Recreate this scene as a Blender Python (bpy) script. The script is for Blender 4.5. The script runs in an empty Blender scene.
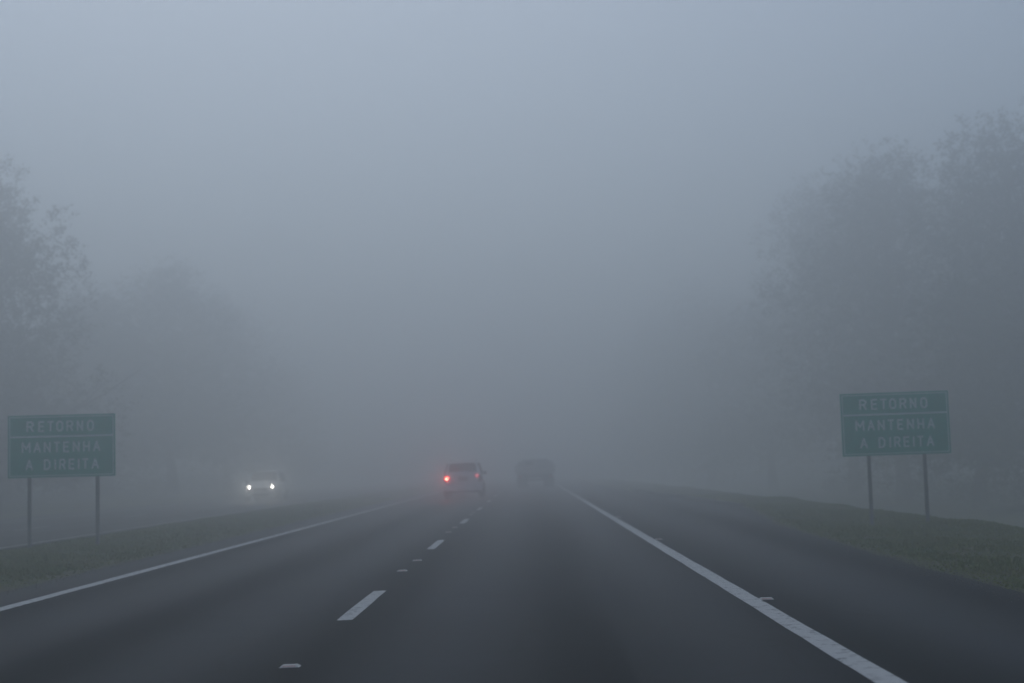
import bpy, bmesh, math, random
from mathutils import Vector, Matrix

S = bpy.context.scene
COL = S.collection

# ------------------------------------------------------------------ camera
CAM_H = 1.21
F_PX, W_PX = 1600.0, 1024.0
cam_d = bpy.data.cameras.new("camera")
cam_d.sensor_width = 36.0
cam_d.lens = F_PX / W_PX * 36.0
cam_d.clip_start, cam_d.clip_end = 0.05, 5000.0
cam_d.dof.use_dof = True
cam_d.dof.focus_distance = 14.0
cam_d.dof.aperture_fstop = 1.9
cam = bpy.data.objects.new("camera", cam_d)
COL.objects.link(cam)
ROLL = math.radians(2.0)
fwd = Vector((17.0, -126.5, -F_PX)).normalized()          # the road's direction, seen by the camera
hor = Vector((math.cos(ROLL), math.sin(ROLL), 0.0))
xw = (hor - hor.dot(fwd) * fwd).normalized()
zw = xw.cross(fwd).normalized()
rot = Matrix((xw, fwd, zw))                               # rows: world axes in camera coordinates
cam.matrix_world = Matrix.Translation((0, 0, CAM_H)) @ rot.to_4x4()
S.camera = cam

# ------------------------------------------------------------------ sky, sun, exposure
SUN_EL, SUN_ROT = math.radians(50.0), math.radians(-12.0)
w = bpy.data.worlds.new("World")
S.world = w
w.use_nodes = True
nt = w.node_tree
bg = nt.nodes["Background"]
sky = nt.nodes.new("ShaderNodeTexSky")
sky.sky_type = 'NISHITA'
sky.sun_disc = False
sky.sun_elevation = SUN_EL
sky.sun_rotation = SUN_ROT
sky.air_density = 1.0
sky.dust_density = 1.0
nt.links.new(sky.outputs[0], bg.inputs["Color"])
bg.inputs["Strength"].default_value = 0.085
sd = bpy.data.lights.new("sun", 'SUN')
sd.energy = 0.55
sd.angle = math.radians(60)
sd.color = (0.97, 0.995, 0.965)
sun = bpy.data.objects.new("sun", sd)
COL.objects.link(sun)
sun.location = (0, 0, 60)
sdir = Vector((math.sin(SUN_ROT) * math.cos(SUN_EL), math.cos(SUN_ROT) * math.cos(SUN_EL), math.sin(SUN_EL)))
sun.rotation_euler = sdir.to_track_quat('Z', 'Y').to_euler()

S.view_settings.view_transform = 'Standard'
S.view_settings.look = 'None'
S.view_settings.gamma = 1.0
S.view_settings.use_curve_mapping = False
S.view_settings.exposure = -0.14
S.render.engine = 'CYCLES'
S.cycles.use_denoising = True
S.cycles.max_bounces = 8
S.cycles.volume_bounces = 4
S.cycles.diffuse_bounces = 3
S.cycles.glossy_bounces = 2
S.cycles.sample_clamp_indirect = 4.0

rnd = random.Random(7)

# ------------------------------------------------------------------ materials
def mat(name, color, rough=0.7, metal=0.0, spec=0.5, noise=None, bump=0.0, bscale=40.0, emit=None, estr=0.0, coat=0.0, backface=None):
    m = bpy.data.materials.new(name)
    m.use_nodes = True
    n, l = m.node_tree.nodes, m.node_tree.links
    b = n["Principled BSDF"]
    b.inputs["Base Color"].default_value = (*color, 1)
    b.inputs["Roughness"].default_value = rough
    b.inputs["Metallic"].default_value = metal
    b.inputs["Specular IOR Level"].default_value = spec
    b.inputs["Coat Weight"].default_value = coat
    tc = n.new("ShaderNodeTexCoord")
    if noise:                                             # noise = (scale, second colour, contrast low, contrast high)
        t = n.new("ShaderNodeTexNoise")
        t.inputs["Scale"].default_value = noise[0]
        t.inputs["Detail"].default_value = 6
        t.inputs["Roughness"].default_value = 0.65
        r = n.new("ShaderNodeMapRange")
        r.inputs["From Min"].default_value, r.inputs["From Max"].default_value = noise[2], noise[3]
        mx = n.new("ShaderNodeMix"); mx.data_type = 'RGBA'
        mx.inputs[6].default_value = (*color, 1); mx.inputs[7].default_value = (*noise[1], 1)
        l.new(tc.outputs["Object"], t.inputs["Vector"])
        l.new(t.outputs["Fac"], r.inputs["Value"])
        l.new(r.outputs["Result"], mx.inputs[0])
        l.new(mx.outputs[2], b.inputs["Base Color"])
    if bump:
        t2 = n.new("ShaderNodeTexNoise")
        t2.inputs["Scale"].default_value = bscale
        t2.inputs["Detail"].default_value = 4
        bp = n.new("ShaderNodeBump")
        bp.inputs["Strength"].default_value = bump
        bp.inputs["Distance"].default_value = 0.01
        l.new(tc.outputs["Object"], t2.inputs["Vector"])
        l.new(t2.outputs["Fac"], bp.inputs["Height"])
        l.new(bp.outputs["Normal"], b.inputs["Normal"])
    if emit:
        b.inputs["Emission Color"].default_value = (*emit, 1)
        b.inputs["Emission Strength"].default_value = estr
    return m

def asphalt_mat():
    m = mat("asphalt", (0.045, 0.047, 0.05), 0.62, spec=0.10, bump=0.35, bscale=90.0)
    n, l = m.node_tree.nodes, m.node_tree.links
    b = n["Principled BSDF"]
    tc = [x for x in n if x.type == 'TEX_COORD'][0]
    # long streaks along the driving direction (wear, oil, patching)
    mp = n.new("ShaderNodeMapping"); mp.inputs["Scale"].default_value = (1.1, 0.03, 1.0)
    t = n.new("ShaderNodeTexNoise"); t.inputs["Scale"].default_value = 1.6; t.inputs["Detail"].default_value = 5
    l.new(tc.outputs["Object"], mp.inputs["Vector"]); l.new(mp.outputs[0], t.inputs["Vector"])
    r = n.new("ShaderNodeMapRange"); r.inputs["From Min"].default_value = 0.32; r.inputs["From Max"].default_value = 0.68
    r.inputs["To Min"].default_value = 0.72; r.inputs["To Max"].default_value = 1.28
    l.new(t.outputs["Fac"], r.inputs["Value"])
    # blotches
    t2 = n.new("ShaderNodeTexNoise"); t2.inputs["Scale"].default_value = 0.45; t2.inputs["Detail"].default_value = 8; t2.inputs["Roughness"].default_value = 0.7
    l.new(tc.outputs["Object"], t2.inputs["Vector"])
    r2 = n.new("ShaderNodeMapRange"); r2.inputs["From Min"].default_value = 0.3; r2.inputs["From Max"].default_value = 0.7
    r2.inputs["To Min"].default_value = 0.8; r2.inputs["To Max"].default_value = 1.2
    l.new(t2.outputs["Fac"], r2.inputs["Value"])
    # aggregate grain
    t3 = n.new("ShaderNodeTexNoise"); t3.inputs["Scale"].default_value = 55.0; t3.inputs["Detail"].default_value = 3
    l.new(tc.outputs["Object"], t3.inputs["Vector"])
    r3 = n.new("ShaderNodeMapRange"); r3.inputs["From Min"].default_value = 0.3; r3.inputs["From Max"].default_value = 0.7
    r3.inputs["To Min"].default_value = 0.75; r3.inputs["To Max"].default_value = 1.25
    l.new(t3.outputs["Fac"], r3.inputs["Value"])
    a = n.new("ShaderNodeMath"); a.operation = 'MULTIPLY'
    a2 = n.new("ShaderNodeMath"); a2.operation = 'MULTIPLY'
    l.new(r.outputs[0], a.inputs[0]); l.new(r2.outputs[0], a.inputs[1])
    l.new(a.outputs[0], a2.inputs[0]); l.new(r3.outputs[0], a2.inputs[1])
    # wheel tracks (polished, a little paler) with a dark oil band between them, 3.6 m lanes
    sx = n.new("ShaderNodeSeparateXYZ"); l.new(tc.outputs["Object"], sx.inputs[0])
    wob_ = n.new("ShaderNodeMath"); wob_.operation = 'MULTIPLY_ADD'; wob_.inputs[1].default_value = 0.5
    l.new(t.outputs["Fac"], wob_.inputs[0]); l.new(sx.outputs["X"], wob_.inputs[2])
    ph = n.new("ShaderNodeMath"); ph.operation = 'MULTIPLY_ADD'; ph.inputs[1].default_value = 2 * math.pi / 1.78; ph.inputs[2].default_value = 1.15
    l.new(wob_.outputs[0], ph.inputs[0])
    cs = n.new("ShaderNodeMath"); cs.operation = 'COSINE'; l.new(ph.outputs[0], cs.inputs[0])
    tr = n.new("ShaderNodeMapRange"); tr.inputs["From Min"].default_value = -1; tr.inputs["From Max"].default_value = 1
    tr.inputs["To Min"].default_value = 0.62; tr.inputs["To Max"].default_value = 1.38
    l.new(cs.outputs[0], tr.inputs["Value"])
    a3 = n.new("ShaderNodeMath"); a3.operation = 'MULTIPLY'
    l.new(a2.outputs[0], a3.inputs[0]); l.new(tr.outputs[0], a3.inputs[1])
    # the polished tracks are damp and shine more at a low angle than the dull band between them
    sp = n.new("ShaderNodeMapRange"); sp.inputs["From Min"].default_value = 0.62; sp.inputs["From Max"].default_value = 1.38
    sp.inputs["To Min"].default_value = 0.018; sp.inputs["To Max"].default_value = 0.062
    mm = n.new("ShaderNodeMath"); mm.operation = 'MULTIPLY'
    l.new(tr.outputs[0], sp.inputs["Value"]); l.new(sp.outputs[0], mm.inputs[0]); l.new(r.outputs[0], mm.inputs[1])
    l.new(mm.outputs[0], b.inputs["Specular IOR Level"])
    # cracks
    vo = n.new("ShaderNodeTexVoronoi"); vo.feature = 'DISTANCE_TO_EDGE'; vo.inputs["Scale"].default_value = 0.55
    vd = n.new("ShaderNodeVectorMath"); vd.operation = 'MULTIPLY_ADD'; vd.inputs[1].default_value = (.9, .9, .9)
    l.new(t2.outputs["Color"], vd.inputs[0]); l.new(tc.outputs["Object"], vd.inputs[2]); l.new(vd.outputs[0], vo.inputs["Vector"])
    ck = n.new("ShaderNodeMapRange"); ck.inputs["From Min"].default_value = 0.004; ck.inputs["From Max"].default_value = 0.012
    ck.inputs["To Min"].default_value = 0.55; ck.inputs["To Max"].default_value = 1.0
    l.new(vo.outputs["Distance"], ck.inputs["Value"])
    a4 = n.new("ShaderNodeMath"); a4.operation = 'MULTIPLY'
    l.new(a3.outputs[0], a4.inputs[0]); l.new(ck.outputs[0], a4.inputs[1])
    a2 = a4
    vm = n.new("ShaderNodeVectorMath"); vm.operation = 'SCALE'
    vm.inputs[0].default_value = (0.013, 0.017, 0.022)
    l.new(a2.outputs[0], vm.inputs["Scale"]); l.new(vm.outputs[0], b.inputs["Base Color"])
    r4 = n.new("ShaderNodeMapRange"); r4.inputs["To Min"].default_value = 0.5; r4.inputs["To Max"].default_value = 0.75
    l.new(t.outputs["Fac"], r4.inputs["Value"]); l.new(r4.outputs[0], b.inputs["Roughness"])
    return m

def paint_mat():
    m = mat("road_paint", (0.40, 0.41, 0.41), 0.75, spec=0.15, bump=0.25, bscale=90.0)
    n, l = m.node_tree.nodes, m.node_tree.links
    b = n["Principled BSDF"]
    tc = [x for x in n if x.type == 'TEX_COORD'][0]
    t = n.new("ShaderNodeTexNoise"); t.inputs["Scale"].default_value = 9.0; t.inputs["Detail"].default_value = 8; t.inputs["Roughness"].default_value = 0.75
    l.new(tc.outputs["Object"], t.inputs["Vector"])
    cr = n.new("ShaderNodeValToRGB")
    cr.color_ramp.elements[0].position = 0.36; cr.color_ramp.elements[0].color = (0.10, 0.10, 0.105, 1)
    cr.color_ramp.elements[1].position = 0.46; cr.color_ramp.elements[1].color = (0.56, 0.57, 0.56, 1)
    l.new(t.outputs["Fac"], cr.inputs[0]); l.new(cr.outputs[0], b.inputs["Base Color"])
    return m

M = {
    'asphalt': asphalt_mat(),
    'paint': paint_mat(),
    'soil': mat("soil", (0.085, 0.105, 0.035), 0.95, spec=0.1, noise=(0.9, (0.12, 0.105, 0.06), 0.4, 0.65), bump=0.5, bscale=18),
    'grass': mat("grass_blades", (0.17, 0.21, 0.045), 0.8, spec=0.2, noise=(1.1, (0.24, 0.22, 0.07), 0.35, 0.7)),
    'weeds': mat("weeds", (0.045, 0.06, 0.022), 0.8, spec=0.2, noise=(0.6, (0.08, 0.075, 0.035), 0.35, 0.7)),
    'leaf_a': mat("leaves_dark", (0.055, 0.075, 0.035), 0.7, spec=0.25, noise=(0.8, (0.06, 0.08, 0.03), 0.35, 0.7)),
    'leaf_b': mat("leaves_olive", (0.065, 0.08, 0.04), 0.7, spec=0.25, noise=(0.8, (0.075, 0.085, 0.035), 0.35, 0.7)),
    'bark': mat("bark", (0.075, 0.06, 0.05), 0.9, spec=0.2, noise=(6, (0.12, 0.10, 0.085), 0.4, 0.65), bump=0.8, bscale=14),
    'sign_green': mat("sign_green", (0.0, 0.36, 0.25), 0.45, spec=0.4, noise=(2.2, (0.0, 0.42, 0.30), 0.4, 0.7)),
    'sign_white': mat("sign_white", (0.66, 0.80, 0.77), 0.5, spec=0.4, noise=(14, (0.52, 0.64, 0.61), 0.48, 0.68)),
    'sign_back': mat("sign_back", (0.25, 0.25, 0.25), 0.5, metal=0.6),
    'post': mat("post_wood", (0.20, 0.20, 0.195), 0.75, noise=(5, (0.18, 0.175, 0.17), 0.4, 0.65), bump=0.4, bscale=20),
    'kerb': mat("kerb", (0.10, 0.10, 0.095), 0.9, noise=(3, (0.05, 0.05, 0.045), 0.45, 0.6), bump=0.4, bscale=20),
    'grit': mat("grit", (0.11, 0.10, 0.09), 0.9, noise=(20, (0.06, 0.055, 0.05), 0.4, 0.6)),
    'stud': mat("stud_body", (0.55, 0.55, 0.52), 0.5, noise=(30, (0.5, 0.5, 0.48), 0.45, 0.6)),
    'stud_amber': mat("stud_reflector", (0.60, 0.42, 0.40), 0.2),
    'silver': mat("silver_paint", (0.88, 0.88, 0.88), 0.4, metal=0.0, coat=0.5, noise=(1.5, (0.76, 0.77, 0.77), 0.4, 0.7)),
    'white': mat("white_paint", (0.60, 0.61, 0.61), 0.35, coat=0.5, noise=(1.5, (0.5, 0.51, 0.5), 0.4, 0.7)),
    'glass': mat("car_glass", (0.012, 0.014, 0.016), 0.12, spec=0.35),
    'plastic': mat("black_plastic", (0.02, 0.02, 0.02), 0.6, noise=(8, (0.035, 0.035, 0.035), 0.4, 0.7)),
    'tyre': mat("tyre", (0.018, 0.018, 0.018), 0.85, bump=0.4, bscale=30),
    'rim': mat("rim", (0.35, 0.35, 0.36), 0.35, metal=0.8),
    'plate': mat("number_plate", (0.45, 0.45, 0.45), 0.5),
    'lens_red': mat("red_lens", (0.30, 0.01, 0.01), 0.2),
    'lens_red_lit': mat("red_lens_lit", (0.4, 0.02, 0.02), 0.3, emit=(1.0, 0.05, 0.04), estr=7.0),
    'bulb': mat("brake_bulb", (0.8, 0.4, 0.3), 0.3, emit=(1.0, 0.42, 0.28), estr=22.0),
    'lens_red_dim': mat("red_lens_dim", (0.4, 0.02, 0.03), 0.3, emit=(1.0, 0.12, 0.16), estr=1.7),
    'headlight': mat("headlight_lit", (0.8, 0.8, 0.8), 0.3, emit=(1.0, 0.94, 0.86), estr=32.0),
    'headlight_glass': mat("headlight_glass", (0.35, 0.36, 0.37), 0.15),
    'truck_paint': mat("truck_paint", (0.42, 0.43, 0.44), 0.5, noise=(3, (0.05, 0.055, 0.065), 0.4, 0.7)),
    'truck_board': mat("truck_boards", (0.40, 0.40, 0.39), 0.8, noise=(5, (0.46, 0.45, 0.43), 0.4, 0.7)),
    'tarp': mat("tarpaulin", (0.40, 0.41, 0.42), 0.8, noise=(2, (0.34, 0.35, 0.36), 0.4, 0.7), bump=0.6, bscale=4),
    'chassis': mat("chassis", (0.015, 0.015, 0.015), 0.7, noise=(5, (0.03, 0.028, 0.025), 0.4, 0.7)),
}

# ------------------------------------------------------------------ helpers
def link_mesh(name, bm, m, parent=None, smooth=False):
    me = bpy.data.meshes.new(name)
    bm.to_mesh(me); bm.free()
    for x in (m if isinstance(m, (list, tuple)) else [m]):
        me.materials.append(M[x])
    if smooth:
        for p in me.polygons: p.use_smooth = True
    o = bpy.data.objects.new(name, me)
    COL.objects.link(o)
    if parent: o.parent = parent
    return o

def pymesh(name, verts, faces, m, parent=None, smooth=False):
    me = bpy.data.meshes.new(name)
    me.from_pydata(verts, [], faces)
    me.materials.append(M[m]); me.update()
    if smooth:
        for p in me.polygons: p.use_smooth = True
    o = bpy.data.objects.new(name, me)
    COL.objects.link(o)
    if parent: o.parent = parent
    return o

def thing(name, label, cat, loc=(0, 0, 0), rz=0.0, group=None):
    o = bpy.data.objects.new(name, None)
    o.empty_display_size = 0.2
    COL.objects.link(o)
    o.location = loc; o.rotation_euler = (0, 0, rz)
    o["label"] = label; o["category"] = cat
    if group: o["group"] = group
    return o

def structure(o, kind="structure"):
    o["kind"] = kind
    return o

def dup(root, loc, rz, label, scale=(1, 1, 1)):
    r = root.copy(); COL.objects.link(r)
    r.location = loc; r.rotation_euler = (0, 0, rz); r.scale = scale
    r["label"] = label
    for ch in list(root.children):
        c = ch.copy(); COL.objects.link(c); c.parent = r
        for g in list(ch.children):
            d = g.copy(); COL.objects.link(d); d.parent = c
    return r

def box(bm, x0, x1, y0, y1, z0, z1, bev=0.0):
    g = bmesh.ops.create_cube(bm, size=1.0)
    vs = g["verts"]
    bmesh.ops.scale(bm, vec=(x1 - x0, y1 - y0, z1 - z0), verts=vs)
    bmesh.ops.translate(bm, vec=((x0 + x1) / 2, (y0 + y1) / 2, (z0 + z1) / 2), verts=vs)
    if bev:
        es = list({e for v in vs for e in v.link_edges})
        bmesh.ops.bevel(bm, geom=es, offset=bev, segments=2, affect='EDGES', profile=0.6)
    return vs

def cyl(bm, p, r, depth, axis='X', seg=24, r2=None):
    g = bmesh.ops.create_cone(bm, cap_ends=True, segments=seg, radius1=r, radius2=r if r2 is None else r2, depth=depth)
    vs = g["verts"]
    if axis == 'X': bmesh.ops.rotate(bm, verts=vs, matrix=Matrix.Rotation(math.pi / 2, 3, 'Y'))
    if axis == 'Y': bmesh.ops.rotate(bm, verts=vs, matrix=Matrix.Rotation(math.pi / 2, 3, 'X'))
    bmesh.ops.translate(bm, vec=p, verts=vs)
    return vs

def tube(verts, faces, pts, rads, seg=7):
    rings = []
    for i, p in enumerate(pts):
        a = pts[max(i - 1, 0)]; b = pts[min(i + 1, len(pts) - 1)]
        d = (b - a).normalized()
        u = d.cross(Vector((0.3, 1, 0.1))).normalized(); v = d.cross(u)
        ring = []
        for k in range(seg):
            t = 2 * math.pi * k / seg
            ring.append(len(verts))
            verts.append(tuple(p + (u * math.cos(t) + v * math.sin(t)) * rads[i]))
        rings.append(ring)
    for a, b in zip(rings, rings[1:]):
        for k in range(seg):
            faces.append((a[k], a[(k + 1) % seg], b[(k + 1) % seg], b[k]))
    faces.append(tuple(rings[-1]))

# ------------------------------------------------------------------ ground, roads
LANE_X, LEFT_X, RIGHT_X = -1.58, -5.26, 1.885
OPP_X0, OPP_X1 = -10.15, -19.6
RIGHT_EDGE = [(-40, 4.15), (15, 4.15), (22, 4.3), (30, 4.55), (37, 5.2), (43, 5.65), (47, 5.55), (52, 5.15), (58, 4.85), (66, 4.6), (90, 4.4), (900, 4.3)]

def edge_at(y):
    for (a, xa), (b, xb) in zip(RIGHT_EDGE, RIGHT_EDGE[1:]):
        if a <= y <= b: return xa + (xb - xa) * (y - a) / (b - a)
    return 4.3

def wob(x, y):
    return 0.03 * math.sin(x * 1.3 + y * 0.31) + 0.025 * math.sin(y * 0.83 - x * 0.5) + 0.02 * math.sin(x * 2.9 + y * 1.7)

def ground_z(x, y):
    if x < OPP_X1:
        d = OPP_X1 - x
        return -0.025 + min(d * 0.03, 0.5) + (wob(x, y) if d > 0.6 else 0) * min(1, d / 3)
    if x <= OPP_X0: return -0.025
    if x <= -6.1:
        t = (x - OPP_X0) / (-6.1 - OPP_X0)
        return -0.022 + 0.085 * math.sin(math.pi * t) ** 0.8 + 0.5 * wob(x, y) * math.sin(math.pi * t)
    e = edge_at(y)
    if x <= e: return -0.022
    d = x - e
    z = -0.022 - 0.08 * min(1, d / 2.5) + wob(x, y) * min(1, d / 2)
    c0 = 7.7 + .1 * math.sin(y * .17)
    if x > c0: z -= 1.4 * (1 - math.cos(math.pi * min(1, (x - c0) / 6.5))) / 2     # the bank falls away behind the signs
    return z

def ground():
    xs = [-420, -250, -150, -90, -60, -42, -34, -28, -25, -22.5, -21, -20.2, OPP_X1, OPP_X1 + .05, OPP_X0 - .05, OPP_X0]
    n = 14
    xs += [OPP_X0 + (-6.1 - OPP_X0) * i / n for i in range(1, n)] + [-6.1, -6.05, 3.9]
    xs += [4.05 + 0.2 * i for i in range(22)] + [8.8, 9.6, 10.5, 12, 14, 17, 21, 27, 36, 50, 80, 150, 250, 420]
    ys = [-45, -25, -10] + [i * 0.75 for i in range(0, 120)] + [95, 105, 120, 140, 170, 220, 300, 420, 600, 800]
    verts = [(x, y, ground_z(x, y)) for y in ys for x in xs]
    nx = len(xs)
    faces = [(j * nx + i, j * nx + i + 1, (j + 1) * nx + i + 1, (j + 1) * nx + i) for j in range(len(ys) - 1) for i in range(nx - 1)]
    return structure(pymesh("ground", verts, faces, 'soil', smooth=True))
ground()

def slab(name, left, right_pts, z=0.0, depth=0.12):
    """road slab between a straight left edge and a right edge polyline, slightly ragged edges"""
    verts, faces = [], []
    ys = sorted(set([p[0] for p in right_pts] + [i * 1.0 for i in range(0, 100)]))
    r = random.Random(3)
    for y in ys:
        e = right_pts[-1][1]
        for (a, xa), (b, xb) in zip(right_pts, right_pts[1:]):
            if a <= y <= b: e = xa + (xb - xa) * (y - a) / (b - a)
        j1, j2 = r.uniform(-.03, .03), r.uniform(-.04, .04)
        verts += [(left + j1, y, z - depth), (left + j1, y, z), (e + j2, y, z), (e + j2, y, z - depth)]
    for i in range(len(ys) - 1):
        for k in range(3):
            a = i * 4 + k
            faces.append((a, a + 1, a + 5, a + 4))
    return structure(pymesh(name, verts, faces, 'asphalt'))

road = slab("road", -6.1, RIGHT_EDGE)
road_opp = slab("road", OPP_X1, [(-40, OPP_X0), (900, OPP_X0)])

def strip(name, x, wdt, y0, y1, parent, z=0.004, step=0.6):
    n = max(1, int((y1 - y0) / step))
    r = random.Random(int(abs(x) * 100 + y0 * 10))
    verts = []
    for i in range(n + 1):
        y = y0 + (y1 - y0) * i / n
        a, b = (r.uniform(-.004, .004), r.uniform(-.004, .004))
        verts += [(x - wdt / 2 + a, y, z), (x + wdt / 2 + b, y, z)]
    faces = [(2 * i, 2 * i + 1, 2 * i + 3, 2 * i + 2) for i in range(n)]
    return pymesh(name, verts, faces, 'paint', parent)

strip("edge_line", RIGHT_X, 0.165, -10, 500, road)
strip("edge_line", LEFT_X, 0.165, -10, 500, road)
for k in range(-1, 20):
    y0 = 13.42 + 11.65 * k
    strip("lane_dash", LANE_X, 0.132, y0, y0 + 3.2, road, step=0.8)
strip("edge_line", -10.42, 0.10, -10, 500, road_opp)
strip("edge_line", -17.6, 0.14, -10, 500, road_opp)
for k in range(0, 14):
    y0 = 20 + 11.7 * k
    strip("lane_dash", -14.0, 0.13, y0, y0 + 3.2, road_opp)

# kerb along the far edge of the widened shoulder
def kerb():
    verts, faces = [], []
    pts = [(44.5, 5.78), (47, 5.68), (50, 5.42), (52, 5.25), (55, 5.08), (58, 4.95), (62, 4.82), (66, 4.72), (72, 4.62)]
    for y, x in pts:                                      # the kerb ramps down to the pavement at its near end
        k = min(1, max(0, (y - 46.5) / 8))
        verts += [(x, y, -0.1), (x, y, 0.01 + 0.09 * k), (x + 0.02, y, 0.02 + 0.105 * k), (x + 0.15, y, 0.02 + 0.105 * k), (x + 0.16, y, -0.1)]
    n = len(pts)
    for i in range(n - 1):
        for k in range(4):
            a = i * 5 + k
            faces.append((a, a + 1, a + 6, a + 5))
    faces += [(0, 1, 2, 3, 4), tuple(reversed([(n - 1) * 5 + k for k in range(5)]))]
    o = pymesh("kerb", verts, faces, 'kerb')
    return structure(o)
kerb()

# raised road studs
def make_stud(loc, label):
    t = thing("road_stud", label, "road stud", loc, 0, "raised road studs beside the painted lines")
    bm = bmesh.new()
    b = [(-.065, -.05, 0), (.065, -.05, 0), (.065, .05, 0), (-.065, .05, 0), (-.045, -.026, .015), (.045, -.026, .015), (.045, .026, .015), (-.045, .026, .015)]
    vs = [bm.verts.new(p) for p in b]
    for f in ((0, 1, 5, 4), (1, 2, 6, 5), (2, 3, 7, 6), (3, 0, 4, 7), (4, 5, 6, 7), (3, 2, 1, 0)):
        bm.faces.new([vs[i] for i in f])
    link_mesh("body", bm, 'stud', t)
    bm = bmesh.new()
    vs = [bm.verts.new(p) for p in ((-.045, -.0475, .004), (.045, -.0475, .004), (.038, -.032, .0135), (-.038, -.032, .0135))]
    bm.faces.new(vs)
    link_mesh("reflector", bm, 'stud_amber', t)
    return t

stud_list = [
    ((-1.565, 10.3, .002), "road stud nearest the camera, pale, below the first white lane dash"),
    ((-1.60, 19.8, .002), "near stud of the pair between the two large lane dashes"),
    ((-1.57, 22.0, .002), "far stud of the pair between the two large lane dashes"),
    ((-1.63, 31.7, .002), "near stud of the pair beyond the second lane dash"),
    ((-1.62, 34.1, .002), "far stud of the pair beyond the second lane dash"),
    ((-1.62, 43.4, .002), "near stud of the pair beyond the third lane dash"),
    ((-1.62, 45.7, .002), "far stud of the pair beyond the third lane dash"),
    ((2.02, 14.06, .002), "large looking stud at outer side of the right white edge line"),
    ((2.03, 25.7, .002), "second stud along the outer side of the right white edge line"),
    ((2.03, 37.3, .002), "third, faint stud along the outer side of the right white edge line"),
]
stud0 = make_stud(*stud_list[0])
for loc, lab in stud_list[1:]:
    dup(stud0, loc, rnd.uniform(-.05, .05), lab)

# ------------------------------------------------------------------ grass
def blades(name, areas, m, count, h0, h1, seed):
    r = random.Random(seed)
    verts, faces = [], []
    tot = sum(a[4] for a in areas)
    for (xf0, xf1, y0, y1, wgt) in areas:
        for _ in range(int(count * wgt / tot)):
            y = y0 + (y1 - y0) * r.random() ** 1.6
            a, b = xf0(y), xf1(y)
            x = a + (b - a) * r.random()
            clump = 0.5 + 0.5 * math.sin(x * 2.1 + 1.3 * math.sin(y * 0.9)) * math.sin(y * 1.37 + x)
            edge = min(1.0, min(abs(x - a), abs(b - x)) / 0.35)
            if edge < 1 and r.random() > 0.35 + 0.65 * edge: continue
            h = r.uniform(h0, h1) * (0.45 + 0.9 * clump) * (0.5 + 0.5 * edge)
            wd = r.uniform(.008, .02) * (1 + y / 40)
            an = r.uniform(0, math.pi)
            dx, dy = math.cos(an) * wd, math.sin(an) * wd
            lx, ly = r.gauss(0, .35) * h, r.gauss(0, .35) * h
            z = ground_z(x, y) - 0.01
            i = len(verts)
            verts += [(x - dx, y - dy, z), (x + dx, y + dy, z), (x + lx * .4 + dx * .7, y + ly * .4 + dy * .7, z + h * .6),
                      (x + lx * .4 - dx * .7, y + ly * .4 - dy * .7, z + h * .6), (x + lx, y + ly, z + h)]
            faces += [(i, i + 1, i + 2, i + 3), (i + 3, i + 2, i + 4)]
    return structure(pymesh(name, verts, faces, m), "stuff")

blades("grass", [(lambda y: -9.95, lambda y: -6.2, 14, 75, 1.0), (lambda y: edge_at(y) + .12, lambda y: 8.9, 9, 60, 1.1)], 'grass', 130000, .025, .07, 11)

def gravel():
    """loose grit and small stones along the pavement edges"""
    r = random.Random(9)
    verts, faces = [], []
    for _ in range(9000):
        y = 9 + 55 * r.random() ** 1.7
        if r.random() < .5: x = edge_at(y) + r.gauss(.02, .14)
        else: x = -6.08 - r.gauss(.02, .12)
        z = .002 if -6.1 < x < edge_at(y) else ground_z(x, y) + .002
        q = r.uniform(.004, .016)
        i = len(verts)
        verts += [(x - q, y, z), (x, y - q, z), (x + q * r.uniform(.6, 1.2), y, z), (x, y + q, z), (x + r.gauss(0, .2) * q, y, z + q * r.uniform(.5, 1.1))]
        faces += [(i, i + 1, i + 4), (i + 1, i + 2, i + 4), (i + 2, i + 3, i + 4), (i + 3, i, i + 4)]
    return structure(pymesh("gravel", verts, faces, 'grit'), "stuff")
gravel()

# rank undergrowth below the trees, too dense to count
def undergrowth():
    r = random.Random(5)
    verts, faces = [], []
    def leafball(cx, cy, cz, rad, n):
        for _ in range(n):
            d = Vector((r.gauss(0, 1), r.gauss(0, 1), r.gauss(0, 1))).normalized() * rad * r.random() ** .4
            p = Vector((cx, cy, cz)) + d
            if p.z < 0 and cx < 0: p.z = r.uniform(0, .4)
            s = r.uniform(.05, .10)
            u = Vector((r.gauss(0, 1), r.gauss(0, 1), r.gauss(0, 1))).normalized()
            v = u.cross(Vector((r.gauss(0, 1), r.gauss(0, 1), r.gauss(0, 1)))).normalized()
            i = len(verts)
            verts.extend([tuple(p - u * s), tuple(p + v * s * .55), tuple(p + u * s), tuple(p - v * s * .55)])
            faces.append((i, i + 1, i + 2, i + 3))
    for k in range(120):
        y = 55 + 100 * r.random()
        leafball(-27 - 6 * r.random(), y, .5 + r.random() * .7, r.uniform(.7, 1.6), 150)
    for k in range(90):
        y = 48 + 70 * r.random()
        leafball(20 + 7 * r.random(), y, -1.0 + r.random() * .6, r.uniform(.6, 1.3), 150)
    return structure(pymesh("undergrowth", verts, faces, 'weeds'), "stuff")
undergrowth()

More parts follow.
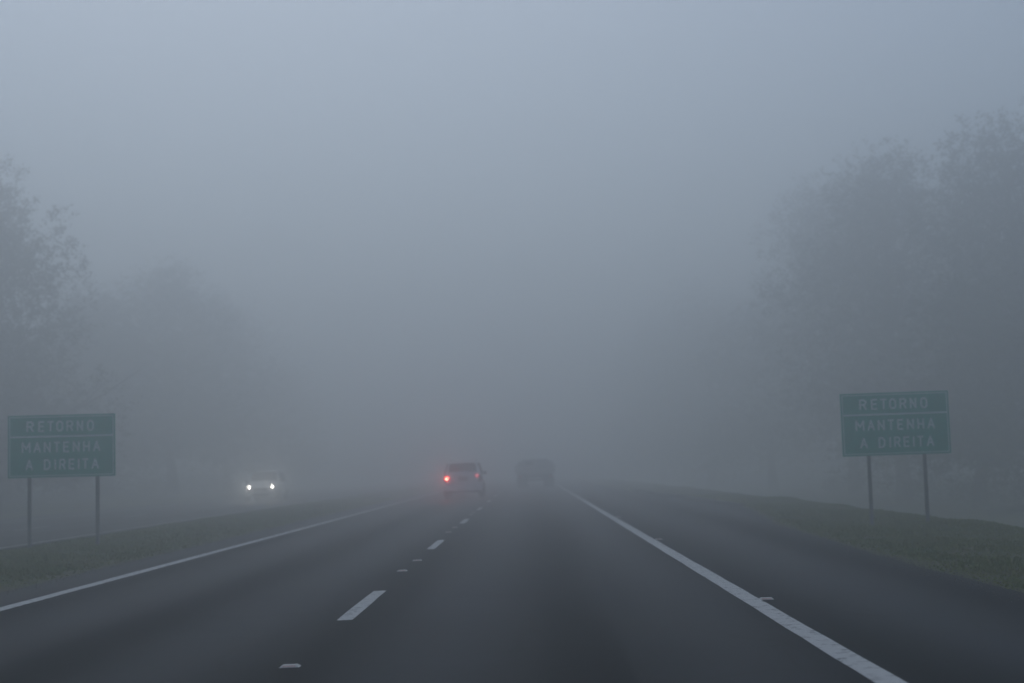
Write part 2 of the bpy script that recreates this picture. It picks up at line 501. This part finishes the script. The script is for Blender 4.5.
# ------------------------------------------------------------------ trees
def tree_meshes(seed, h, rad, leaf, low=0.14):
    r = random.Random(seed)
    tv, tf = [], []
    lean = Vector((r.uniform(-.04, .04), r.uniform(-.04, .04), 0))
    pts = []
    n = 9
    for i in range(n):
        t = i / (n - 1)
        pts.append(Vector((lean.x * h * t + r.gauss(0, .05) * (i > 0), lean.y * h * t + r.gauss(0, .05) * (i > 0), h * .78 * t - .15 * (i == 0))))
    tr = h * .020
    rads = [tr * (1.35 if i == 0 else 1) * (1 - .82 * i / (n - 1)) for i in range(n)]
    tube(tv, tf, pts, rads, 9)
    lobes = []
    nl = 16
    for k in range(nl):
        t = .18 + .80 * (k + r.random() * .6) / nl
        i = min(int(t * (n - 1)), n - 2)
        b = pts[i].lerp(pts[i + 1], t * (n - 1) - i)
        an = k * 2.4 + r.uniform(-.4, .4)
        prof = math.sin(math.pi * min(1, (t * .82 + .16))) ** .55       # wide in the middle, rounding off upwards
        L = rad * prof * r.uniform(.5, .8)
        e = b + Vector((math.cos(an) * L, math.sin(an) * L, L * r.uniform(.2, .55)))
        m1 = b.lerp(e, .5) + Vector((r.gauss(0, .12), r.gauss(0, .12), -.08 * L))
        r0 = rads[i] * .55
        tube(tv, tf, [b, m1, e], [r0, r0 * .6, r0 * .25], 5)
        lobes.append((e, rad * r.uniform(.30, .46)))
        lobes.append((b.lerp(e, .45), rad * r.uniform(.28, .40)))
        for q in range(3):                                 # boughs inside the lobe
            c = e + Vector((r.gauss(0, .2), r.gauss(0, .2), r.gauss(0.1, .15))) * rad
            tube(tv, tf, [e.lerp(b, .25), e.lerp(c, .5) + Vector((0, 0, -.04)), c], [r0 * .35, r0 * .22, r0 * .07], 4)
    for q in range(5):
        lobes.append((pts[-1] + Vector((r.gauss(0, .16) * rad, r.gauss(0, .16) * rad, r.uniform(-.02, .13) * h)), rad * r.uniform(.26, .38)))
    for q in range(9):                                     # low skirts of the crown
        an = r.uniform(0, 2 * math.pi); rr = rad * r.uniform(.2, .7)
        lobes.append((Vector((math.cos(an) * rr, math.sin(an) * rr, h * r.uniform(low, low + .18))), rad * r.uniform(.26, .36)))
    lv, lf = [], []
    for c, cr in lobes:
        # each lobe is a spray of twigs: short rows of leaves pointing outwards
        for _ in range(int(110 * (cr / 1.3) ** 1.6)):
            d = Vector((r.gauss(0, 1), r.gauss(0, 1), r.gauss(0, .85))).normalized()
            a = c + d * cr * r.random() ** .45
            tw = (d + Vector((r.gauss(0, .5), r.gauss(0, .5), r.gauss(0, .4)))).normalized()
            ln = r.uniform(.15, .5)
            for q in range(12):
                p = a + tw * ln * q / 12 + Vector((r.gauss(0, .07), r.gauss(0, .07), r.gauss(0, .06)))
                if p.z < .25: continue
                sz = r.uniform(.035, .075)
                u = (tw + Vector((r.gauss(0, .8), r.gauss(0, .8), r.gauss(0, .6)))).normalized()
                v = u.cross(Vector((r.gauss(0, 1), r.gauss(0, 1), r.gauss(0, 1)))).normalized()
                i = len(lv)
                lv.extend([tuple(p - u * sz), tuple(p + v * sz * .5), tuple(p + u * sz), tuple(p - v * sz * .5)])
                lf.append((i, i + 1, i + 2, i + 3))
    return (tv, tf), (lv, lf)

def make_tree(seed, h, rad, leaf, loc, label, group):
    t = thing("tree", label, "tree", loc, 0, group)
    (tv, tf), (lv, lf) = tree_meshes(seed, h, rad, leaf)
    pymesh("trunk", tv, tf, 'bark', t, True)
    pymesh("crown", lv, lf, leaf, t)
    return t

GL, GR = "trees beyond the oncoming carriageway", "trees beyond the right verge"
PROTO = {}
def place_tree(kind, loc, rz, h, wide, label, group):
    specs = {'a': (21, 12.0, 3.6, 'leaf_a'), 'b': (22, 12.0, 4.4, 'leaf_b'), 'c': (25, 12.0, 4.0, 'leaf_a')}
    sd_, h0, r0, lf = specs[kind]
    sc = (wide / r0, wide / r0, h / 12.9)
    if kind not in PROTO:
        t = make_tree(sd_, h0, r0, lf, loc, label, group)
        t.rotation_euler = (0, 0, rz); t.scale = sc
        PROTO[kind] = t
        return t
    t = dup(PROTO[kind], loc, rz, label, sc)
    t["group"] = group
    return t

TREES = [
    ('b', (-27.4, 78.0, 0.0), 0.3, 19.4, 7.0, "tall dark tree cut by the left picture edge, tallest on the left", GL),
    ('c', (-34.5, 75.9, 0.1), 1.9, 17.1, 6.6, "dark tree mostly out of frame behind the tall leftmost tree", GL),
    ('b', (-29.4, 110.4, 0.0), 4.0, 17.1, 6.6, "broad tree fading in fog directly above the left road sign", GL),
    ('c', (-27.1, 121.9, 0.0), 2.5, 20.1, 7.1, "rounded tree crowning the left mass, up and right of the left sign", GL),
    ('b', (-26.2, 139.1, 0.0), 5.2, 19.6, 6.9, "fainter tree on the left above the oncoming headlights", GL),
    ('a', (-26.0, 167.9, 0.0), 0.9, 14.8, 6.4, "very faint low tree right of the oncoming car's tree", GL),
    ('c', (-35.1, 96.6, 0.1), 0.6, 13.0, 6.6, "lower dark tree filling behind the left sign board", GL),
    ('a', (-35.6, 124.2, 0.1), 3.0, 15.9, 7.0, "second row tree hidden deep in the left fog", GL),
    ('b', (-30.1, 92.0, 0.1), 5.9, 11.8, 5.9, "short bushy tree between the leftmost tall tree and the left sign", GL),
    ('c', (21.4, 92.0, -1.3), 2.0, 22.7, 7.0, "dark tree rising straight behind the right road sign", GR),
    ('c', (26.0, 82.8, -1.3), 0.2, 22.7, 7.0, "dark tall tree close to the right picture edge", GR),
    ('b', (31.6, 80.5, -1.3), 4.4, 23.0, 7.3, "big tree cut off by the right picture edge", GR),
    ('c', (22.3, 110.4, -1.3), 1.1, 24.6, 7.3, "tree on the left flank of the dark right mass", GR),
    ('a', (31.0, 108.1, -1.3), 5.5, 23.5, 7.6, "second row tree behind the dark right mass", GR),
    ('c', (20.2, 133.4, -1.3), 3.3, 18.4, 6.9, "pale tree in the fog left of the right sign", GR),
    ('a', (17.9, 158.7, -1.3), 4.1, 22.5, 7.1, "ghostly tall tree halfway between the truck and right sign", GR),
    ('b', (15.9, 189.7, -1.3), 2.7, 23.4, 7.6, "almost vanished tree nearest the road's vanishing point", GR),
    ('c', (21.2, 75.9, -1.3), 5.0, 12.4, 5.4, "short bushy tree low behind the right sign posts", GR),
]
for t in TREES: place_tree(*t)

# ------------------------------------------------------------------ road signs
GLYPHS = {   # strokes as polylines in a unit box
    "R": [[(0, 0), (0, 1)], [(0, 1), (.7, 1), (1, .86), (1, .64), (.7, .5), (0, .5)], [(.55, .5), (1, 0)]],
    "E": [[(1, 0), (0, 0), (0, 1), (1, 1)], [(0, .52), (.85, .52)]],
    "T": [[(0, 1), (1, 1)], [(.5, 1), (.5, 0)]],
    "O": [[(.3, 0), (.7, 0), (1, .2), (1, .8), (.7, 1), (.3, 1), (0, .8), (0, .2), (.3, 0)]],
    "N": [[(0, 0), (0, 1), (1, 0), (1, 1)]],
    "M": [[(0, 0), (0, 1), (.5, .35), (1, 1), (1, 0)]],
    "A": [[(0, 0), (.5, 1), (1, 0)], [(.2, .33), (.8, .33)]],
    "H": [[(0, 0), (0, 1)], [(1, 0), (1, 1)], [(0, .5), (1, .5)]],
    "D": [[(0, 0), (0, 1), (.62, 1), (1, .75), (1, .25), (.62, 0), (0, 0)]],
    "I": [[(.5, 0), (.5, 1)]],
}

def glyph(bm, ch, xa, xb, z0, h, sw):
    """one capital letter; each stroke segment is a bar set 0.3 mm proud of the one before"""
    k = 0
    hw = sw / 2
    for line in GLYPHS[ch]:
        P = [Vector((xa + hw + (xb - xa - sw) * u, z0 + hw + (h - sw) * v)) for u, v in line]
        for a, b in zip(P, P[1:]):
            d = (b - a).normalized(); n_ = Vector((-d.y, d.x)) * hw
            a2, b2 = a - d * hw * .6, b + d * hw * .6
            y = -.0142 - .0003 * k
            vs = [bm.verts.new((q.x, y, q.y)) for q in (a2 - n_, b2 - n_, b2 + n_, a2 + n_)]
            bk = [bm.verts.new((q.x, -.0121, q.y)) for q in (a2 - n_, b2 - n_, b2 + n_, a2 + n_)]
            bm.faces.new(vs)
            for i in range(4): bm.faces.new((vs[i], bk[i], bk[(i + 1) % 4], vs[(i + 1) % 4]))
            k += 1

def make_sign(loc, panel_z, base_off, label):
    """two posts and a green board facing the driver (-y)"""
    t = thing("road_sign", label, "road sign", loc, 0, "green road signs either side of the road")
    Wd, Hg = 2.02, 1.17
    bm = bmesh.new()
    box(bm, -Wd / 2, Wd / 2, -.012, .012, panel_z - Hg / 2, panel_z + Hg / 2, .006)
    p = link_mesh("board", bm, 'sign_green', t)
    # thin white border and divider
    bm = bmesh.new()
    y0, y1 = -.016, -.0125
    a, b, th = Wd / 2 - .03, Hg / 2 - .03, .014
    box(bm, -a, a, y0, y1, panel_z + b - th, panel_z + b)
    box(bm, -a, a, y0, y1, panel_z - b, panel_z - b + th)
    box(bm, -a, -a + th, y0, y1, panel_z - b + th + .001, panel_z + b - th - .001)
    box(bm, a - th, a, y0, y1, panel_z - b + th + .001, panel_z + b - th - .001)
    link_mesh("border", bm, 'sign_white', p)
    bm = bmesh.new()
    zd = panel_z + Hg * .5 - .405
    box(bm, -a + th + .002, a - th - .002, y0, y1, zd - .017, zd + .017)
    link_mesh("divider", bm, 'sign_white', p)
    hh, sw = .205, .034
    rows = ((.37, (("R", -.66, -.52), ("E", -.44, -.315), ("T", -.27, -.14), ("O", -.10, .035), ("R", .09, .225), ("N", .285, .41), ("O", .48, .615))),
            (-.02, (("M", -.75, -.58), ("A", -.53, -.385), ("N", -.335, -.20), ("T", -.15, -.02), ("E", .03, .15), ("N", .21, .345), ("H", .405, .535), ("A", .59, .735))),
            (-.345, (("A", -.68, -.535), ("D", -.335, -.205), ("I", -.135, -.10), ("R", -.045, .08), ("E", .13, .25), ("I", .305, .34), ("T", .385, .51), ("A", .56, .705))))
    for zc, letters in rows:
        bm = bmesh.new()
        for ch, xa, xb in letters:
            glyph(bm, ch, xa, xb, panel_z + zc - hh / 2, hh, sw)
        link_mesh("lettering", bm, 'sign_white', p)
    for x in (-.62, .66):
        bm = bmesh.new()
        box(bm, x - .03, x + .03, .014, .08, -.35, panel_z + Hg / 2 - .06, .006)
        link_mesh("post", bm, 'post', t)
    for z in (panel_z - .35, panel_z + .35):
        bm = bmesh.new()
        box(bm, -.95, .95, .105, .135, z - .03, z + .03)
        link_mesh("crossbar", bm, 'sign_back', t)
    return t
s1 = make_sign((-8.77, 30, .06), 1.96 - .06, 0, "green board on two dark posts in the left grass median, RETORNO lettering")
s2 = dup(s1, (6.87, 30, -.10), 0.0, "green board on two dark posts in the right roadside grass verge")
s1.rotation_euler.y = 0.010                                 # the left board has settled a little to one side
s1.location.z -= 0.03
for c in s2.children:                                       # this one's posts stand closer together
    if c.name.startswith("post"):
        c.location.x = .10 if c.matrix_basis.translation.x == 0 and sum(v.co.x for v in c.data.vertices) < 0 else -.14
    if c.name.startswith("crossbar"):
        c.scale.x = .8

# ------------------------------------------------------------------ cars
def car_body(bm, stations):
    """stations: (y, half width, z under, z belt, half roof width, z top)"""
    rings = []
    for (y, hw, zu, zb, rw, zt) in stations:
        half = [(hw * .82, zu), (hw * .97, zu + .08), (hw, zu + .25), (hw, zb - .18), (hw * .97, zb), (rw, zt - .07 * (zt > zb + .1)), (rw * .86, zt), (rw * .4, zt + .012)]
        ring = [bm.verts.new((-x, y, z)) for x, z in half] + [bm.verts.new((x, y, z)) for x, z in reversed(half)]
        rings.append(ring)
    n = len(rings[0])
    for a, b in zip(rings, rings[1:]):
        for k in range(n):
            bm.faces.new((a[k], a[(k + 1) % n], b[(k + 1) % n], b[k]))
    bm.faces.new(rings[0]); bm.faces.new(list(reversed(rings[-1])))
    bmesh.ops.recalc_face_normals(bm, faces=bm.faces)

def panel(pts, thick):
    """a thin solid pane from a quad/polygon, pushed out along its normal"""
    bm = bmesh.new()
    P = [Vector(p) for p in pts]
    nrm = (P[1] - P[0]).cross(P[2] - P[1]).normalized()
    a = [bm.verts.new(p - nrm * thick) for p in P]
    b = [bm.verts.new(p + nrm * thick) for p in P]
    bm.faces.new(b); bm.faces.new(list(reversed(a)))
    for i in range(len(P)):
        j = (i + 1) % len(P)
        bm.faces.new((a[i], a[j], b[j], b[i]))
    bmesh.ops.recalc_face_normals(bm, faces=bm.faces)
    return bm

def wheel(parent, x, y, r, wd):
    bm = bmesh.new()
    vs = cyl(bm, (x, y, r), r, wd, 'X', 28)
    es = [e for e in bm.edges if len(e.link_faces) == 2 and any(len(f.verts) > 4 for f in e.link_faces)]
    bmesh.ops.bevel(bm, geom=es, offset=.03, segments=2, affect='EDGES')
    t = link_mesh("wheel", bm, 'tyre', parent)
    bm = bmesh.new()
    s = 1 if x > 0 else -1
    cyl(bm, (x + s * (wd / 2 + .002), y, r), r * .62, .02, 'X', 20)
    for k in range(5):
        pass
    link_mesh("rim", bm, 'rim', t)

def soften(o, lv=2):
    md = o.modifiers.new("subsurf", 'SUBSURF'); md.levels = lv; md.render_levels = lv
    for p in o.data.polygons: p.use_smooth = True

def lamp_light(name, loc, color, power, parent, tilt=0.0):
    """the beam of a lit lamp, shining away from its car towards -y"""
    ld = bpy.data.lights.new(name, 'SPOT')
    ld.color = color; ld.energy = power; ld.shadow_soft_size = .05
    ld.spot_size = math.radians(120); ld.spot_blend = 1.0
    o = bpy.data.objects.new(name, ld); COL.objects.link(o)
    o.location = loc; o.rotation_euler = (math.radians(-90 + tilt), 0, 0); o.parent = parent

def make_suv(loc, label):                                    # tail towards the camera (-y)
    t = thing("suv", label, "car", loc, 0.0)
    st = [(-2.12, .78, .36, .98, .74, 1.06), (-2.08, .86, .30, 1.02, .74, 1.10), (-1.98, .885, .27, 1.03, .70, 1.42), (-1.86, .89, .27, 1.03, .665, 1.62), (-1.60, .89, .26, 1.03, .66, 1.67),
          (-.6, .89, .26, 1.02, .67, 1.70), (.2, .89, .26, 1.0, .66, 1.69), (.65, .89, .26, .99, .66, 1.58), (1.1, .885, .26, .98, .70, 1.14),
          (1.5, .87, .26, .93, .66, 1.02), (2.0, .82, .28, .82, .6, .92), (2.2, .7, .34, .66, .5, .74)]
    bm = bmesh.new(); car_body(bm, st)
    body = link_mesh("body", bm, 'silver', t); soften(body, 2)
    yb, yt = -2.085, -1.90
    o = link_mesh("rear_window", panel([(-.66, -2.035, 1.12), (.66, -2.035, 1.12), (.60, -1.925, 1.56), (-.60, -1.925, 1.56)], .035), 'glass', t)
    o = link_mesh("windscreen", panel([(.66, 1.08, 1.12), (-.66, 1.08, 1.12), (-.58, .66, 1.58), (.58, .66, 1.58)], .03), 'glass', t)
    for s in (-1, 1):
        for (ya, yb_, yc, yd) in ((-1.75, -.95, -1.0, -1.68), (-.88, 0.0, 0.0, -.88), (.07, .95, .6, .07)):
            pts = [(s * .868, ya, 1.07), (s * .868, yb_, 1.07), (s * .715, yc, 1.58), (s * .715, yd, 1.58)]
            if s > 0: pass
            link_mesh("side_window", panel(pts, .022), 'glass', t)
    # bumper, plate, rail, mirrors
    bm = bmesh.new(); box(bm, -.87, .87, -2.22, -1.98, .36, .60, .04)
    bp_ = link_mesh("rear_bumper", bm, 'silver', t)
    bm = bmesh.new(); box(bm, -.80, .80, -2.225, -2.00, .27, .357, .02)
    link_mesh("bumper_skirt", bm, 'plastic', bp_)
    bm = bmesh.new(); box(bm, -.84, .84, 1.95, 2.24, .34, .58, .04)
    link_mesh("front_bumper", bm, 'silver', t)
    bm = bmesh.new(); box(bm, -.20, .20, -2.165, -2.135, .78, .91, .004)
    link_mesh("number_plate", bm, 'plate', t)
    bm = bmesh.new(); box(bm, -.24, .24, -2.15, -2.12, .93, .965, .004)
    link_mesh("tailgate_handle", bm, 'plastic', t)
    for s in (-1, 1):
        bm = bmesh.new(); box(bm, s * .58 - .02, s * .58 + .02, -1.6, .5, 1.70, 1.735, .008)
        link_mesh("roof_rail", bm, 'plastic', t)
        bm = bmesh.new(); box(bm, s * .955 - .07, s * .955 + .06, .72, .84, 1.04, 1.20, .03)
        link_mesh("mirror", bm, 'plastic', t)
        for yy in (-1.32, 1.38):
            wheel(t, s * .80, yy, .345, .22)
    bm = bmesh.new(); box(bm, -.5, .5, -1.94, -1.78, 1.655, 1.70, .015)
    link_mesh("rear_spoiler", bm, 'silver', t)
    # tail lamps: the left one fully lit, the right one weak and sitting higher in its cluster
    bm = bmesh.new(); box(bm, -.875, -.69, -2.16, -1.98, .76, 1.06, .03)
    l1 = link_mesh("tail_lamp", bm, 'lens_red', t)
    bm = bmesh.new(); cyl(bm, (-.735, -2.165, .92), .10, .03, 'Y', 20)
    link_mesh("brake_light", bm, 'lens_red_lit', l1)
    bm = bmesh.new(); cyl(bm, (-.735, -2.186, .90), .045, .015, 'Y', 16)
    link_mesh("bulb", bm, 'bulb', l1)
    bm = bmesh.new(); box(bm, .69, .875, -2.16, -1.98, .76, 1.06, .03)
    l2 = link_mesh("tail_lamp", bm, 'lens_red', t)
    bm = bmesh.new(); cyl(bm, (.665, -2.165, 1.01), .075, .03, 'Y', 16)
    link_mesh("brake_light", bm, 'lens_red_dim', l2)
    lamp_light("brake_beam", (-.775, -2.24, .89), (1.0, .07, .05), 60.0, t)
    return t
suv = make_suv((-2.84, 70.6, 0), "silver sport utility vehicle seen from behind with glowing red brake lamp")
suv.scale = (.93, .95, .96)

def make_hatchback(loc, rz, label):                         # nose along local -y (towards the camera)
    t = thing("oncoming_car", label, "car", loc, rz)
    st = [(-2.0, .62, .32, .52, .46, .60), (-1.92, .76, .24, .60, .58, .70), (-1.6, .83, .22, .74, .66, .82), (-1.05, .84, .22, .86, .66, .95), (-.6, .845, .22, .90, .64, 1.15),
          (-.1, .845, .22, .92, .58, 1.50), (.5, .845, .22, .93, .58, 1.56), (1.2, .845, .22, .94, .58, 1.53), (1.65, .83, .24, .94, .58, 1.34), (1.9, .80, .28, .90, .60, 1.0), (2.0, .72, .34, .78, .55, .86)]
    bm = bmesh.new(); car_body(bm, st)
    body = link_mesh("body", bm, 'pale', t); soften(body, 2)
    link_mesh("windscreen", panel([(-.63, -.86, 1.02), (.63, -.86, 1.02), (.53, -.16, 1.46), (-.53, -.16, 1.46)], .035), 'glass', t)
    link_mesh("rear_window", panel([(.56, 1.80, 1.03), (-.56, 1.80, 1.03), (-.5, 1.55, 1.32), (.5, 1.55, 1.32)], .035), 'glass', t)
    for s in (-1, 1):
        for (ya, yb_, yc, yd) in ((-.5, .35, .35, -.12), (.42, 1.3, 1.15, .42)):
            link_mesh("side_window", panel([(s * .81, ya, .98), (s * .81, yb_, .98), (s * .63, yc, 1.43), (s * .63, yd, 1.43)], .022), 'glass', t)
        for yy in (-1.25, 1.25):
            wheel(t, s * .76, yy, .30, .19)
        bm = bmesh.new(); box(bm, s * .93 - .09, s * .93 + .07, -.62, -.52, .94, 1.07, .03)
        link_mesh("mirror", bm, 'plastic', t)
        bm = bmesh.new(); box(bm, s * .585 - .15, s * .585 + .15, -1.985, -1.80, .65, .81, .035)
        h = link_mesh("headlight", bm, 'headlight_glass', t)
        bm = bmesh.new(); cyl(bm, (s * .575, -1.99, .73), .06, .02, 'Y', 20)
        link_mesh("lamp_reflector", bm, 'headlight', h)
        lamp_light("headlight_beam", (s * .575, -2.07, .73), (1.0, .93, .82), 60.0, t)
        bm = bmesh.new(); box(bm, s * .66 - .08, s * .66 + .08, 1.93, 2.0, .74, .92, .02)
        link_mesh("tail_lamp", bm, 'lens_red', t)
    bm = bmesh.new(); box(bm, -.34, .34, -2.015, -1.94, .56, .68, .01)
    link_mesh("grille", bm, 'plastic', t)
    bm = bmesh.new(); box(bm, -.76, .76, -2.04, -1.86, .27, .47, .04)
    b = link_mesh("front_bumper", bm, 'pale', t)
    bm = bmesh.new(); box(bm, -.42, .42, -2.045, -2.0, .30, .38, .01)
    link_mesh("air_intake", bm, 'plastic', b)
    bm = bmesh.new(); box(bm, -.20, .20, -2.056, -2.043, .40, .46)
    link_mesh("number_plate", bm, 'plate', t)
    bm = bmesh.new(); box(bm, -.76, .76, 1.86, 2.06, .34, .56, .04)
    link_mesh("rear_bumper", bm, 'pale', t)
    return t
M['pale'] = mat("pale_grey_paint", (0.5, 0.5, 0.49), 0.4, coat=0.4, noise=(1.5, (0.44, 0.445, 0.44), 0.4, 0.7))
make_hatchback((-13.42, 82, 0), 0.0, "small pale oncoming car with two bright headlights on the opposite carriageway")

def make_truck(loc, label):                                  # tail towards the camera
    t = thing("truck", label, "truck", loc, 0.0)
    bm = bmesh.new()
    for s in (-1, 1): box(bm, s * .42 - .05, s * .42 + .05, -.2, 7.4, .58, .80)
    for y in (.3, 2.2, 4.1): box(bm, -.369, .369, y, y + .1, .62, .76)
    link_mesh("chassis", bm, 'chassis', t)
    bm = bmesh.new(); box(bm, -1.22, 1.22, 0, 5.1, .86, .99, .01)
    bed = link_mesh("cargo_bed", bm, 'truck_board', t)
    for (x0, x1, y0, y1) in ((-1.22, 1.22, 0, .05), (-1.22, -1.17, .052, 5.05), (1.17, 1.22, .052, 5.05)):
        bm = bmesh.new()
        for k in range(3): box(bm, x0, x1, y0, y1, .995 + k * .13, 1.115 + k * .13, .006)
        link_mesh("side_board" if x1 - x0 < 1 else "tailboard", bm, 'truck_board', bed)
    bm = bmesh.new()
    vs = box(bm, -.15, 1.1, .3, 4.6, 1.0, 1.56)
    bmesh.ops.subdivide_edges(bm, edges=bm.edges[:], cuts=5, use_grid_fill=True)
    r = random.Random(4)
    for v in bm.verts: v.co += Vector((r.gauss(0, .02), r.gauss(0, .03), r.gauss(0, .03) if v.co.z > 1.1 else 0))
    c = link_mesh("tarpaulin_load", bm, 'tarp', t, True)
    bm = bmesh.new(); box(bm, -1.15, 1.15, -.12, -.02, .42, .56, .01)
    link_mesh("rear_bumper", bm, 'chassis', t)
    for s in (-1, 1):
        bm = bmesh.new(); box(bm, s * .92 - .14, s * .92 + .14, -.06, -.01, .64, .76, .01)
        link_mesh("tail_lamp", bm, 'lens_red', t)
        bm = bmesh.new(); box(bm, s * .86 - .26, s * .86 + .26, .28, .30, .18, .62)
        link_mesh("mudflap", bm, 'plastic', t)
        for dx in (.62, .95): wheel(t, s * dx, .9, .46, .26)
        wheel(t, s * .95, 5.9, .46, .26)
    bm = bmesh.new()
    pr = [(5.25, .70), (5.25, 1.70), (5.45, 1.77), (6.4, 1.76), (6.8, 1.64), (7.2, 1.3), (7.3, .65)]
    L = [bm.verts.new((-.86, y, z)) for y, z in pr]; R = [bm.verts.new((.86, y, z)) for y, z in pr]
    bm.faces.new(L); bm.faces.new(list(reversed(R)))
    for i in range(len(pr)):
        j = (i + 1) % len(pr); bm.faces.new((L[i], R[i], R[j], L[j]))
    bmesh.ops.recalc_face_normals(bm, faces=bm.faces)
    bmesh.ops.bevel(bm, geom=bm.edges[:], offset=.05, segments=2, affect='EDGES')
    cab = link_mesh("cab", bm, 'truck_paint', t)
    bm = bmesh.new(); box(bm, -.6, .6, 5.225, 5.248, 1.36, 1.64, .01)
    link_mesh("rear_window", bm, 'glass', cab)
    link_mesh("windscreen", panel([(.76, 7.18, 1.36), (-.76, 7.18, 1.36), (-.72, 6.9, 1.60), (.72, 6.9, 1.60)], .03), 'glass', cab)
    for s in (-1, 1):
        link_mesh("side_window", panel([(s * .865, 5.7, 1.3), (s * .865, 6.9, 1.3), (s * .865, 6.65, 1.62), (s * .865, 5.7, 1.62)], .008), 'glass', cab)
        bm = bmesh.new(); box(bm, s * 1.0 - .09, s * 1.0 + .09, 6.9, 6.96, 1.3, 1.6, .02)
        link_mesh("mirror", bm, 'plastic', cab)
    return t
make_truck((0.37, 97, 0), "dark dropside truck far ahead in the right lane, barely visible in fog")

# ------------------------------------------------------------------ haze
bm = bmesh.new()
box(bm, -450, 450, -60, 850, -4.0, 27.0)
me = bpy.data.meshes.new("haze"); bm.to_mesh(me); bm.free()
hz = bpy.data.materials.new("haze"); hz.use_nodes = True
n = hz.node_tree.nodes; n.clear()
out = n.new("ShaderNodeOutputMaterial"); pv = n.new("ShaderNodeVolumePrincipled")
pv.inputs["Color"].default_value = (0.950, 0.978, 0.988, 1)
pv.inputs["Density"].default_value = 0.0215
pv.inputs["Anisotropy"].default_value = 0.82
hz.node_tree.links.new(pv.outputs[0], out.inputs["Volume"])
me.materials.append(hz)
ho = bpy.data.objects.new("haze", me); COL.objects.link(ho)
ho["kind"] = "stuff"
